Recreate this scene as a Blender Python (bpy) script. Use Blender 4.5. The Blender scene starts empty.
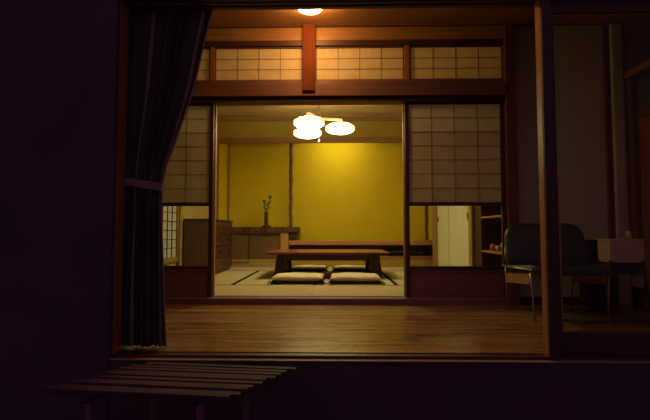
import bpy, bmesh, math, random
from mathutils import Vector, Matrix, Euler
random.seed(4)
C = bpy.context.scene.collection
F = 420.0
EYE = Vector((0, 0, 0.61))
PITCH = math.atan(21 / F); YAW = math.atan(8 / F)
R = Euler((math.pi / 2 + PITCH, 0, YAW), 'XYZ').to_matrix()

def P(px, py, Y):
    """world (x, z) of the spot in the plane y = Y that shows at a pixel: used to read sizes off the survey photo"""
    d = R @ Vector(((px - 325) / F, (210 - py) / F, -1))
    t = (Y - EYE.y) / d.y
    p = EYE + d * t
    return p.x, p.z
def PX(px, Y, py=231): return P(px, py, Y)[0]
def PZ(py, Y, px=333): return P(px, py, Y)[1]
def onX(px, X, py=231):
    """depth at which the vertical plane x = X shows at pixel column px"""
    d = R @ Vector(((px - 325) / F, (210 - py) / F, -1))
    return X / d.x * d.y

# ---------------------------------------------------------------- materials
def newmat(name):
    m = bpy.data.materials.new(name); m.use_nodes = True
    nt = m.node_tree; b = nt.nodes['Principled BSDF']
    return m, nt, b
def N(nt, t, **kw):
    n = nt.nodes.new(t)
    for k, v in kw.items():
        if hasattr(n, k): setattr(n, k, v)
        else: n.inputs[k].default_value = v
    return n
def ramp(nt, fac, stops):
    r = nt.nodes.new('ShaderNodeValToRGB'); e = r.color_ramp.elements
    while len(e) < len(stops): e.new(0.5)
    for i, (p, c) in enumerate(stops):
        e[i].position = p; e[i].color = (*c, 1)
    nt.links.new(fac, r.inputs[0]); return r.outputs[0]
def wood(name, c1, c2, axis='X', rough=.45, scale=1.0, bump=.08):
    m, nt, b = newmat(name)
    tc = N(nt, 'ShaderNodeTexCoord'); mp = N(nt, 'ShaderNodeMapping')
    s = {'X': (1.2, 22, 22), 'Y': (22, 1.2, 22), 'Z': (22, 22, 1.2)}[axis]
    mp.inputs['Scale'].default_value = [v * scale for v in s]
    nt.links.new(tc.outputs['Object'], mp.inputs[0])
    n = N(nt, 'ShaderNodeTexNoise'); n.inputs['Scale'].default_value = 1.6; n.inputs['Detail'].default_value = 6
    n.inputs['Distortion'].default_value = .6
    nt.links.new(mp.outputs[0], n.inputs['Vector'])
    nt.links.new(ramp(nt, n.outputs[0], [(.3, c1), (.7, c2)]), b.inputs['Base Color'])
    b.inputs['Roughness'].default_value = rough
    bp = N(nt, 'ShaderNodeBump'); bp.inputs['Strength'].default_value = bump; bp.inputs['Distance'].default_value = .01
    nt.links.new(n.outputs[0], bp.inputs['Height']); nt.links.new(bp.outputs[0], b.inputs['Normal'])
    return m
def mottled(name, c1, c2, scale=8, rough=.9, bump=.15, spec=.3, stretch=(1, 1, 1)):
    m, nt, b = newmat(name)
    tc = N(nt, 'ShaderNodeTexCoord'); mp = N(nt, 'ShaderNodeMapping'); mp.inputs['Scale'].default_value = stretch
    nt.links.new(tc.outputs['Object'], mp.inputs[0])
    n = N(nt, 'ShaderNodeTexNoise'); n.inputs['Scale'].default_value = scale; n.inputs['Detail'].default_value = 5
    nt.links.new(mp.outputs[0], n.inputs['Vector'])
    nt.links.new(ramp(nt, n.outputs[0], [(.35, c1), (.65, c2)]), b.inputs['Base Color'])
    b.inputs['Roughness'].default_value = rough; b.inputs['Specular IOR Level'].default_value = spec
    n2 = N(nt, 'ShaderNodeTexNoise'); n2.inputs['Scale'].default_value = scale * 12
    nt.links.new(mp.outputs[0], n2.inputs['Vector'])
    bp = N(nt, 'ShaderNodeBump'); bp.inputs['Strength'].default_value = bump; bp.inputs['Distance'].default_value = .005
    nt.links.new(n2.outputs[0], bp.inputs['Height']); nt.links.new(bp.outputs[0], b.inputs['Normal'])
    return m
def plain(name, c, rough=.5, metal=0, spec=.5):
    m, nt, b = newmat(name)
    tc = N(nt, 'ShaderNodeTexCoord'); n = N(nt, 'ShaderNodeTexNoise'); n.inputs['Scale'].default_value = 30
    nt.links.new(tc.outputs['Object'], n.inputs['Vector'])
    nt.links.new(ramp(nt, n.outputs[0], [(.3, tuple(v * .9 for v in c)), (.7, tuple(min(1, v * 1.08) for v in c))]), b.inputs['Base Color'])
    b.inputs['Roughness'].default_value = rough; b.inputs['Metallic'].default_value = metal
    b.inputs['Specular IOR Level'].default_value = spec
    return m
def emis(name, c, s):
    m, nt, b = newmat(name)
    b.inputs['Base Color'].default_value = (.8, .75, .65, 1)
    b.inputs['Emission Color'].default_value = (*c, 1); b.inputs['Emission Strength'].default_value = s
    b.inputs['Roughness'].default_value = .6
    return m
def glass(name, tint=(.93, .95, .93), refl=.9):
    m, nt, b = newmat(name); nt.nodes.remove(b)
    out = nt.nodes['Material Output']
    t = N(nt, 'ShaderNodeBsdfTransparent'); t.inputs[0].default_value = (*tint, 1)
    g = N(nt, 'ShaderNodeBsdfGlossy'); g.inputs['Roughness'].default_value = .02; g.inputs[0].default_value = (refl, refl, refl, 1)
    fr = N(nt, 'ShaderNodeFresnel'); fr.inputs[0].default_value = 1.2
    mx = N(nt, 'ShaderNodeMixShader')
    nt.links.new(fr.outputs[0], mx.inputs[0]); nt.links.new(t.outputs[0], mx.inputs[1]); nt.links.new(g.outputs[0], mx.inputs[2])
    nt.links.new(mx.outputs[0], out.inputs[0]); return m
def paper(name, c, trans=.35):
    m, nt, b = newmat(name); nt.nodes.remove(b)
    out = nt.nodes['Material Output']
    tc = N(nt, 'ShaderNodeTexCoord'); n = N(nt, 'ShaderNodeTexNoise'); n.inputs['Scale'].default_value = 14; n.inputs['Detail'].default_value = 8
    nt.links.new(tc.outputs['Object'], n.inputs['Vector'])
    col = ramp(nt, n.outputs[0], [(.35, tuple(v * .92 for v in c)), (.65, c)])
    d = N(nt, 'ShaderNodeBsdfDiffuse'); t = N(nt, 'ShaderNodeBsdfTranslucent')
    nt.links.new(col, d.inputs[0]); nt.links.new(col, t.inputs[0])
    mx = N(nt, 'ShaderNodeMixShader'); mx.inputs[0].default_value = trans
    nt.links.new(d.outputs[0], mx.inputs[1]); nt.links.new(t.outputs[0], mx.inputs[2])
    nt.links.new(mx.outputs[0], out.inputs[0]); return m
def floor_mat():
    m, nt, b = newmat('veranda_boards')
    tc = N(nt, 'ShaderNodeTexCoord')
    br = N(nt, 'ShaderNodeTexBrick'); br.offset = .37; br.squash = 1
    br.inputs['Color1'].default_value = (.44, .26, .11, 1); br.inputs['Color2'].default_value = (.27, .145, .06, 1)
    br.inputs['Mortar'].default_value = (.03, .014, .008, 1)
    br.inputs['Scale'].default_value = 1; br.inputs['Mortar Size'].default_value = .0016; br.inputs['Mortar Smooth'].default_value = .3
    br.inputs['Brick Width'].default_value = 1.8; br.inputs['Row Height'].default_value = .09
    nt.links.new(tc.outputs['Object'], br.inputs['Vector'])
    mp = N(nt, 'ShaderNodeMapping'); mp.inputs['Scale'].default_value = (.8, 15, 15)
    nt.links.new(tc.outputs['Object'], mp.inputs[0])
    n = N(nt, 'ShaderNodeTexNoise'); n.inputs['Scale'].default_value = 1.6; n.inputs['Detail'].default_value = 7; n.inputs['Distortion'].default_value = .8
    nt.links.new(mp.outputs[0], n.inputs['Vector'])
    g = ramp(nt, n.outputs[0], [(.32, (.5, .46, .42)), (.62, (1.0, 1.0, 1.0))])
    mu = N(nt, 'ShaderNodeMix', data_type='RGBA', blend_type='MULTIPLY'); mu.inputs[0].default_value = 1
    nt.links.new(br.outputs['Color'], mu.inputs[6]); nt.links.new(g, mu.inputs[7])
    nt.links.new(mu.outputs[2], b.inputs['Base Color']); b.inputs['IOR'].default_value = 1.65
    nt.links.new(ramp(nt, n.outputs[0], [(.3, (.22,) * 3), (.7, (.36,) * 3)]), b.inputs['Roughness'])
    bp = N(nt, 'ShaderNodeBump'); bp.inputs['Strength'].default_value = .12; bp.inputs['Distance'].default_value = .004
    nt.links.new(n.outputs[0], bp.inputs['Height']); nt.links.new(bp.outputs[0], b.inputs['Normal'])
    return m
def stripes(name, c1, c2, axis, freq, rough=.8, bump=.3):
    m, nt, b = newmat(name)
    tc = N(nt, 'ShaderNodeTexCoord'); w = N(nt, 'ShaderNodeTexWave', bands_direction=axis); w.inputs['Scale'].default_value = freq
    w.inputs['Distortion'].default_value = .3; w.inputs['Detail'].default_value = 2
    nt.links.new(tc.outputs['Object'], w.inputs['Vector'])
    nt.links.new(ramp(nt, w.outputs[1], [(.2, c1), (.8, c2)]), b.inputs['Base Color'])
    b.inputs['Roughness'].default_value = rough
    bp = N(nt, 'ShaderNodeBump'); bp.inputs['Strength'].default_value = bump; bp.inputs['Distance'].default_value = .003
    nt.links.new(w.outputs[1], bp.inputs['Height']); nt.links.new(bp.outputs[0], b.inputs['Normal'])
    return m

M = dict(
    pillar=wood('warm_pillar_wood', (.30, .12, .04), (.46, .20, .07), 'Z'),
    pillar_dark=wood('dark_pillar_wood', (.13, .058, .04), (.19, .085, .06), 'Z'),
    beam=wood('dark_beam_wood', (.16, .075, .062), (.22, .105, .088), 'X'),
    rail=wood('dark_rail_wood', (.055, .022, .018), (.09, .035, .026), 'X'),
    board=wood('warm_board_wood', (.28, .125, .045), (.40, .19, .07), 'X'),
    ceil=wood('ceiling_board_wood', (.34, .17, .06), (.46, .25, .095), 'X'),
    ceil2=wood('tatami_ceiling_wood', (.36, .25, .11), (.46, .33, .15), 'X', rough=.7),
    post=wood('orange_post_wood', (.12, .024, .0015), (.17, .038, .003), 'Z', rough=.95),
    stile=wood('shoji_frame_wood', (.05, .02, .016), (.085, .034, .024), 'Z'),
    lattice=wood('shoji_lattice_wood', (.30, .19, .09), (.38, .25, .12), 'Z'),
    edge=wood('pale_stile_wood', (.42, .28, .13), (.52, .36, .18), 'Z'),
    kick=wood('kick_board_wood', (.20, .095, .12), (.26, .13, .15), 'X', rough=.6),
    fr=wood('light_frame_wood', (.36, .2, .07), (.46, .27, .1), 'Z'),
    table=wood('table_wood', (.17, .05, .03), (.27, .085, .045), 'X', rough=.24),
    tableleg=wood('table_leg_wood', (.04, .012, .010), (.06, .018, .014), 'Z', rough=.4),
    chest=wood('chest_wood', (.05, .017, .010), (.085, .031, .018), 'Y', rough=.4),
    chestside=wood('chest_side_wood', (.13, .085, .06), (.19, .125, .085), 'Z', rough=.6),
    counter=wood('counter_wood', (.08, .036, .018), (.14, .062, .03), 'X', rough=.4),
    log=wood('log_post_bark', (.07, .036, .022), (.2, .11, .06), 'Z', rough=.8, bump=.5, scale=.6),
    orange=wood('orange_board_wood', (.5, .25, .06), (.62, .33, .09), 'Z', rough=.5),
    ledge=wood('ledge_wood', (.42, .18, .06), (.55, .26, .09), 'X', rough=.45),
    reed=stripes('reed_door_panel', (.12, .065, .025), (.22, .125, .05), 'X', 30),
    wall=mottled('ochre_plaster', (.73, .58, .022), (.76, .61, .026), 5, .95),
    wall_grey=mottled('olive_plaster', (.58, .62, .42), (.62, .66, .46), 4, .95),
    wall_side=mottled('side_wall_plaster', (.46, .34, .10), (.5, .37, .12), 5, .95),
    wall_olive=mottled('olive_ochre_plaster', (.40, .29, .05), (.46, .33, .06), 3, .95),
    outer=mottled('exterior_wall', (.10, .065, .10), (.13, .085, .125), 3, .95),
    tatami=stripes('tatami_reed', (.43, .35, .18), (.50, .42, .23), 'Y', 60),
    tatami2=stripes('tatami_reed_cross', (.43, .35, .18), (.50, .42, .23), 'X', 60),
    border=plain('black_mat_border', (.016, .013, .009), .9, spec=.1),
    paper=paper('shoji_paper', (.72, .71, .56), .42),
    paper_ranma=paper('transom_paper', (.90, .80, .55), .42),
    paper_thin=paper('raised_panel_paper', (.92, .86, .7), .85),
    paper_win=paper('window_paper', (.8, .8, .72), .3),
    fusuma=mottled('cream_fusuma', (.74, .70, .48), (.8, .76, .53), 3, .7),
    handle=plain('dark_metal_handle', (.05, .04, .03), .4, .8),
    glass=glass('door_glass'),
    tumbler=glass('tumbler_glass', (.8, .88, .82), 1),
    floor=floor_mat(),
    shade=emis('lamp_shade_glow', (1.0, .88, .44), 28.0),
    dome=emis('ceiling_lamp_glow', (1.0, .50, .15), 75.0),
    rim=emis('lamp_rim_glow', (1.0, .72, .32), 2.2),
    tube_=emis('tube_glow', (1.0, .87, .40), 62.0),
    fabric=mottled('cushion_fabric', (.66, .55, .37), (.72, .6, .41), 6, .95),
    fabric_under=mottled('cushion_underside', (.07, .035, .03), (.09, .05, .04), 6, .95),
    curtain=paper('curtain_fabric', (.32, .28, .25), .35),
    leather=mottled('dark_leatherette', (.035, .048, .042), (.05, .068, .058), 6, .32, .1, .6),
    metal=plain('steel_tube', (.4, .36, .34), .3, .9),
    brass=plain('brass_strip', (.7, .45, .15), .3, .9),
    bench=wood('weathered_bench_wood', (.05, .022, .042), (.085, .038, .066), 'X', rough=.75),
    bench_leg=wood('worn_bench_leg_wood', (.16, .09, .12), (.24, .14, .18), 'Z', rough=.75),
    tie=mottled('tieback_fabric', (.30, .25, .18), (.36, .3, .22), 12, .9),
    cloth=mottled('pale_cloth', (.66, .62, .42), (.74, .70, .48), 6, .95),
    blackbox=plain('black_box', (.03, .022, .025), .6),
    vase=mottled('vase_glaze', (.07, .035, .025), (.11, .05, .03), 20, .35, .1, .5),
    leaf=plain('leaf_green', (.08, .15, .06), .6),
    flower=plain('blue_flower', (.14, .2, .38), .7),
    drift=mottled('driftwood_dark', (.03, .02, .02), (.06, .04, .035), 12, .8, .5),
    ground=mottled('garden_ground', (.05, .035, .05), (.10, .07, .09), 9, 1, .6),
    ceramic=plain('pale_ceramic', (.6, .52, .38), .4),
    amber=plain('amber_jar', (.5, .2, .05), .3),
    reddoor=wood('red_door_wood', (.25, .08, .04), (.36, .13, .06), 'Z'),
    white=plain('pull_knob_white', (.7, .65, .5), .5),
)

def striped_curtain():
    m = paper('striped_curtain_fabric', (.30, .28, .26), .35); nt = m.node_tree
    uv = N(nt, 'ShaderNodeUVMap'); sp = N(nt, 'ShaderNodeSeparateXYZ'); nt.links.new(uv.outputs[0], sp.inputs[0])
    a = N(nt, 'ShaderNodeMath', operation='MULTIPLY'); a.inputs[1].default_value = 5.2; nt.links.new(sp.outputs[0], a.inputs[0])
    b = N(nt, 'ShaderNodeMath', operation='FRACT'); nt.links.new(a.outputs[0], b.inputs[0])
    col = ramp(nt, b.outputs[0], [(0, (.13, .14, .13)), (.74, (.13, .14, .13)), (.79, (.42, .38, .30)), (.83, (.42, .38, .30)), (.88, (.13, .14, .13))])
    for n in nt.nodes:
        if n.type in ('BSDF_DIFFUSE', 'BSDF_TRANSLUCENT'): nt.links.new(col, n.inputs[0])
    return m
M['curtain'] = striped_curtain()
# ---------------------------------------------------------------- geometry helpers
def BM(): return bmesh.new()
def box(bm, x0, x1, y0, y1, z0, z1, bev=0, mat=None):
    v0 = len(bm.verts)
    r = bmesh.ops.create_cube(bm, size=1)
    vs = r['verts']
    sx, sy, sz = x1 - x0, y1 - y0, z1 - z0
    for v in vs:
        v.co = Vector(((x0 + x1) / 2 + v.co.x * sx, (y0 + y1) / 2 + v.co.y * sy, (z0 + z1) / 2 + v.co.z * sz))
    if bev:
        es = list({e for v in vs for e in v.link_edges})
        rr = bmesh.ops.bevel(bm, geom=es, offset=min(bev, abs(sx) / 3, abs(sy) / 3, abs(sz) / 3), segments=2, profile=.6, affect='EDGES')
        vs = rr['verts'] if False else [v for v in bm.verts if v.index == -1 or v.index >= v0]
    if mat is not None:
        for v in vs: v.co = mat @ v.co
    bm.verts.index_update()
    return vs
def tube(bm, pts, rad, seg=10, cap=True):
    pts = [Vector(p) for p in pts]; rings = []
    rads = rad if isinstance(rad, (list, tuple)) else [rad] * len(pts)
    up = None
    for i, p in enumerate(pts):
        d = (pts[min(i + 1, len(pts) - 1)] - pts[max(i - 1, 0)]).normalized()
        if up is None: up = Vector((0, 0, 1)) if abs(d.z) < .9 else Vector((1, 0, 0))
        a = d.cross(up).normalized(); b2 = a.cross(d).normalized(); up = b2
        rings.append([bm.verts.new(p + (a * math.cos(t) + b2 * math.sin(t)) * rads[i]) for t in [2 * math.pi * k / seg for k in range(seg)]])
    for r0, r1 in zip(rings, rings[1:]):
        for k in range(seg):
            bm.faces.new((r0[k], r0[(k + 1) % seg], r1[(k + 1) % seg], r1[k]))
    if cap:
        bm.faces.new(rings[0][::-1]); bm.faces.new(rings[-1])
def lathe(bm, prof, c=(0, 0, 0), seg=32, sq=0):
    c = Vector(c); rings = []
    for r, z in prof:
        ring = []
        for k in range(seg):
            t = 2 * math.pi * k / seg
            q = 1
            ring.append(bm.verts.new(c + Vector((r * math.cos(t) * q, r * math.sin(t) * q, z))))
        rings.append(ring)
    for r0, r1 in zip(rings, rings[1:]):
        for k in range(seg):
            bm.faces.new((r0[k], r0[(k + 1) % seg], r1[(k + 1) % seg], r1[k]))
    bm.faces.new(rings[0][::-1]); bm.faces.new(rings[-1])
def prism(bm, pts, axis, a0, a1):
    """extrude a closed outline (list of 2-tuples) along an axis"""
    def mk(u, v, a): return {'X': (a, u, v), 'Y': (u, a, v), 'Z': (u, v, a)}[axis]
    A = [bm.verts.new(mk(u, v, a0)) for u, v in pts]; B = [bm.verts.new(mk(u, v, a1)) for u, v in pts]
    n = len(pts)
    for k in range(n): bm.faces.new((A[k], A[(k + 1) % n], B[(k + 1) % n], B[k]))
    bm.faces.new(A[::-1]); bm.faces.new(B)
def obj(name, bm, mat, parent=None, smooth=False):
    bmesh.ops.recalc_face_normals(bm, faces=bm.faces)
    me = bpy.data.meshes.new(name); bm.to_mesh(me); bm.free()
    me.materials.append(M[mat] if isinstance(mat, str) else mat)
    if smooth:
        for p in me.polygons: p.use_smooth = True
    o = bpy.data.objects.new(name, me); C.objects.link(o)
    if parent is not None:
        o.parent = parent
        if parent.type == 'EMPTY' and parent.parent is None and parent.get('_world'):
            pass
    return o
def bx(name, b, mat, parent=None, bev=0):
    bm = BM(); box(bm, *b, bev=bev); return obj(name, bm, mat, parent)
def tag(o, label=None, cat=None, group=None, kind=None):
    if label: o['label'] = label
    if cat: o['category'] = cat
    if group: o['group'] = group
    if kind: o['kind'] = kind
    return o
def thing(name, label, cat, loc=(0, 0, 0), rz=0, group=None):
    o = bpy.data.objects.new(name, None); C.objects.link(o); o.location = loc; o.rotation_euler = (0, 0, rz)
    o.empty_display_size = .1
    return tag(o, label, cat, group)
def struct(name, b, mat, label=None, cat=None, bev=0):
    o = bx(name, b, mat, None, bev); return tag(o, label, cat, kind='structure')
def dup(root, loc, rz=0, label=None, group=None):
    r = root.copy(); C.objects.link(r); r.location = loc; r.rotation_euler = (0, 0, rz)
    if label: r['label'] = label
    if group: r['group'] = group
    for ch in list(root.children):
        c = ch.copy(); C.objects.link(c); c.parent = r
        for g in ch.children:
            d = g.copy(); C.objects.link(d); d.parent = c
    return r
_t = [0]
def trim(b, mat, label, cat='beam', bev=.004):
    _t[0] += 1
    return struct('trim_%d' % _t[0], b, mat, label, cat, bev)

# ---------------------------------------------------------------- main planes (metres; tatami surface = z 0)
Y1, Y2, Y3, Y4 = 2.29, 3.89, 7.37, 8.10
ZF = -.055                       # veranda boards
ZV = 2.53                        # veranda ceiling
ZC = 2.56                        # tatami room ceiling
XL, XR = -2.05, 1.70             # tatami room side walls
GZ = -.50                        # garden ground
VR = PX(625, Y2, 160)            # veranda right wall
VL = -2.75

# ---------------------------------------------------------------- shell
struct('floor', (VL, VR + .6, Y1 + .05, Y2, ZF - .04, ZF), 'floor', 'brown wooden veranda boards running sideways between the two openings', 'floor')
struct('ground', (-9, 9, -5, Y1 + .1, GZ - .05, GZ), 'ground', 'dark garden ground in front of the house', 'ground')
struct('floor.001', (XL - .1, XR + .1, Y2, Y3 + .1, -.10, -.052), 'rail', 'sub-floor under the tatami mats', 'floor')
struct('ceiling', (VL, VR + .6, Y1 - .05, Y2 - .06, ZV, ZV + .05), 'ceil', 'orange lit wooden veranda ceiling above the transoms', 'ceiling')
struct('ceiling.001', (XL - .1, XR + .5, Y2 - .0, Y4 + .1, ZC, ZC + .05), 'ceil2', 'pale wooden board ceiling of the tatami room', 'ceiling')
for k in range(6):
    y = 4.35 + k * .52
    trim((XL, XR + .1, y, y + .03, ZC - .025, ZC), 'board', 'narrow ceiling batten across the tatami room, number %s from the front' % ['one', 'two', 'three', 'four', 'five', 'six'][k], 'batten')
struct('wall_left.001', (XL - .08, XL, Y3 + .03, Y4 + .05, -.05, ZC), 'wall', 'ochre yellow side wall on the left of the alcove', 'wall')
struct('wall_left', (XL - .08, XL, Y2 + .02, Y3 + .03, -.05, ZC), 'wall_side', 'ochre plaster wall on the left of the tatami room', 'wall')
# right wall of the tatami room with fusuma opening and shelf niche
FY0, FYm, FY1 = onX(470, XR), onX(449, XR), onX(436, XR)
NY0, NY1 = 4.02, FY0 - .12
struct('wall_right', (XR + .02, XR + .1, NY0 - .1, Y4 + .05, 1.82, ZC), 'wall', 'ochre plaster wall above the cream sliding doors', 'wall')
struct('wall_right.001', (XR + .05, XR + .1, FY0 - .3, FY1 + .1, -.05, 1.82), 'wall_grey', 'back of the recess behind the cream sliding doors', 'wall')
trim((XR - .03, XR + .08, NY0 - .1, FY1 + .05, 1.76, 1.82), 'pillar', 'lintel over the cream sliding doors')
trim((XR - .02, XR + .06, FY0 - .12, FY0, -.05, 1.76), 'fr', 'tan pillar between the cream doors and the shelves', 'pillar')
trim((XR - .01, XR + .12, FY1, FY1 + .22, -.05, 2.5), 'fr', 'tan corner pillar at the far end of the cream doors', 'pillar')
struct('wall_right.002', (1.86, 1.92, Y3 - .1, Y4 + .05, -.05, ZC), 'wall', 'ochre plaster side wall on the right of the alcove', 'wall')
struct('wall_back', (XL - .1, 2.0, Y4, Y4 + .06, -.05, ZC), 'wall', 'ochre yellow back wall of the alcove', 'wall')
struct('wall_outer_right', (2.08, 2.14, Y2 + .07, Y4 + .1, -.1, ZC + .1), 'outer', 'outer wall behind the shelves and cream doors', 'wall')
struct('wall_outer_front', (XR + .1, 2.08, Y2 + .065, Y2 + .12, -.1, ZC + .1), 'outer', 'wall closing the space beside the shelf unit', 'wall')
struct('floor.003', (XR + .1, 2.1, Y2 + .07, Y4, -.1, -.052), 'rail', 'floor under the shelf unit', 'floor')
struct('ceiling.002', (VL - .1, VR + .7, Y1 - .05, Y4 + .2, ZC + .06, ZC + .12), 'outer', 'roof slab over the rooms', 'ceiling')
# beam across the alcove and small wall above it
zo0, zo1 = PZ(142.5, Y3), PZ(137, Y3)
trim((XL, 1.86, Y3, Y3 + .06, zo0, zo1), 'board', 'brown lintel beam across the top of the alcove')
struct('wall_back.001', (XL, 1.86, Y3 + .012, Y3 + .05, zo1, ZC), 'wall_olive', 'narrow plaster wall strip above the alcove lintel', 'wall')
trim((XL, XL + .02, Y3 - .02, Y3 + .07, -.05, zo0), 'pillar', 'slim brown pillar at the left corner of the alcove', 'pillar')
trim((XL, XL + .045, Y4 - .04, Y4, .68, zo1 + .2), 'fr', 'pale corner strip at the left rear of the alcove', 'pillar')

# front of the tatami room: plane Y2
zk0 = PZ(103, Y2); zk1 = PZ(98, Y2); zk2 = PZ(84, Y2); zr0 = PZ(81, Y2); zr1 = PZ(47, Y2); zr2 = PZ(41.5, Y2)
zb1 = PZ(28, Y2)
xa, xb = PX(111, Y2), PX(506, Y2)
xoL, xoR = PX(213, Y2), PX(405, Y2)
trim((VL, xb + .05, Y2 - .06, Y2 + .06, ZF, -.0005), 'kick', 'dark raised sill under the paper sliding doors', 'sill')
trim((VL, xb + .02, Y2 - .045, Y2 + .07, zk0, zk1), 'rail', 'dark grooved lintel right above the sliding doors', 'lintel')
trim((VL, xb + .02, Y2 - .07, Y2 + .03, zk1, zk2 - .01), 'beam', 'broad reddish brown beam over the sliding doors')
trim((VL, xb + .02, Y2 - .03, Y2 + .03, zk2 - .01, zr0), 'beam', 'reddish brown rail under the transom windows')
trim((VL, xb + .02, Y2 - .035, Y2 + .04, zr1, zr2), 'rail', 'dark rail over the transom windows')
trim((VL, xb + .02, Y2 - .012, Y2 + .03, zr2, zb1), 'ceil', 'warm wooden board above the transom windows', 'board')
trim((VL, VR, Y2 - .05, Y2 + .03, zb1, ZV), 'beam', 'dark cornice rail under the veranda ceiling')
xc0, xc1 = PX(302.7, Y2), PX(315.3, Y2)
trim((xc0, xc1, Y2 - .09, Y2 + .05, zk2 - .09, zb1 + .005), 'post', 'bright orange short post between the middle transoms under the ceiling lamp', 'post')
# side pillar at the right of the sliding doors and the plaster wall beyond
trim((xb, PX(516, Y2), Y2 - .07, Y2 + .06, ZF, ZV), 'pillar_dark', 'dark pillar at the right of the sliding doors', 'pillar')
trim((xa - .12, xa, Y2 - .07, Y2 + .06, ZF, ZV), 'pillar_dark', 'dark pillar hidden behind the curtain', 'pillar')
struct('wall_veranda_back', (PX(516, Y2), VR + .56, Y2 + .0, Y2 + .06, ZF, zb1), 'wall_grey', 'dim greenish grey plaster wall behind the lounge chair', 'wall')
struct('wall_veranda_back.001', (VL, xa - .12, Y2 + .0, Y2 + .06, ZF, zb1), 'wall_grey', 'dark plaster wall behind the curtain', 'wall')
trim((PX(608, Y2), PX(612, Y2), Y2 - .03, Y2, ZF, zb1), 'pillar_dark', 'thin dark batten on the grey wall near the right doorway', 'batten')
bmq = BM(); box(bmq, PX(614, Y2), PX(626, Y2), Y2 - .05, Y2, ZF, zb1, bev=.02)
_t[0] += 1
tag(obj('trim_%d' % _t[0], bmq, 'wall_grey'), 'rounded greyish pillar in the corner beside the right doorway', 'pillar', kind='structure')
trim((PX(516, Y2), VR, Y2 - .01, Y2, ZF, ZF + .07), 'rail', 'dark skirting along the grey wall', 'skirting')
struct('wall_veranda_left', (VL - .06, VL, Y1, Y2 + .05, ZF, ZV), 'wall_grey', 'plaster wall closing the veranda on the left', 'wall')
# veranda right wall: doorway with frame
struct('wall_veranda_right', (VR, VR + .06, Y1, 2.75, ZF, ZV), 'wall_grey', 'plaster wall at the near right of the veranda', 'wall')
struct('wall_veranda_right.001', (VR, VR + .06, 2.75, Y2 - .05, 2.06, ZV), 'rail', 'dark boarding above the right doorway', 'wall')
trim((VR - .015, VR + .07, 2.75, Y2 - .05, 2.0, 2.06), 'board', 'orange brown head of the doorway on the right', 'door frame')
trim((VR - .015, VR + .07, 2.75, 2.81, ZF, 2.0), 'pillar', 'near jamb of the right doorway', 'door frame')
trim((VR + .0, VR + .06, Y2 - .11, Y2 - .05, ZF, 2.0), 'pillar_dark', 'far jamb of the right doorway', 'door frame')
dr = struct('door_1', (VR + .06, VR + .09, 2.78, Y2 - .1, ZF, 1.70), 'reddoor', 'reddish wooden door leaf in the right doorway', 'door')
bx('door_rail', (VR + .045, VR + .06, 2.78, Y2 - .1, 1.62, 1.70), 'pillar_dark', dr)
struct('wall_veranda_right.002', (VR + .5, VR + .56, Y1, Y2 + .5, ZF, ZV), 'wall_grey', 'dark wall beyond the right doorway', 'wall')

# ---------------------------------------------------------------- transom windows
def lattice(bm, x0, x1, z0, z1, cols, rows, y0, y1, w=.007):
    for i in range(1, cols):
        x = x0 + (x1 - x0) * i / cols; box(bm, x - w / 2, x + w / 2, y0, y1, z0, z1)
    for j in range(1, rows):
        z = z0 + (z1 - z0) * j / rows; box(bm, x0, x1, y0 + .001, y1 - .001, z - w / 2, z + w / 2)
wl = ['far left transom paper window partly behind the curtain', 'transom paper window just left of the orange post',
      'transom paper window just right of the orange post', 'far right transom paper window, the dimmest of the row']
tx = [(xa, PX(211, Y2, 60)), (PX(215, Y2, 60), xc0), (xc1, PX(404, Y2, 60)), (PX(409, Y2, 60), xb - .0)]
for i, (a, b) in enumerate(tx):
    w = bpy.data.objects.new('window_%d' % (i + 1), None); C.objects.link(w); w.location = ((a + b) / 2, Y2, zr0)
    tag(w, wl[i], 'transom window', kind='structure')
    off = -Vector(w.location)
    def sh(bm):
        bmesh.ops.translate(bm, verts=bm.verts, vec=off); return bm
    bm = BM(); box(bm, a + .004, b - .004, Y2 + .002, Y2 + .005, zr0 + .004, zr1 - .004); obj('window_paper', sh(bm), 'paper_ranma', w)
    f = .012
    bm = BM()
    for bb in ((a, b, zr0, zr0 + f), (a, b, zr1 - f, zr1), (a, a + f, zr0, zr1), (b - f, b, zr0, zr1)):
        box(bm, bb[0], bb[1], Y2 - .012, Y2 + .012, bb[2], bb[3])
    obj('window_frame', sh(bm), 'beam', w)
    bm = BM(); lattice(bm, a + f, b - f, zr0 + f, zr1 - f, 4, 3, Y2 - .003, Y2 + .0015, .006); obj('window_lattice', sh(bm), 'lattice', w)
for a, b, l in ((tx[0][1], tx[1][0], 'left'), (tx[2][1], tx[3][0], 'right')):
    trim((a, b, Y2 - .03, Y2 + .03, zr0, zr1), 'pillar', 'thin brown post between transom windows on the %s' % l, 'post')

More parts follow.
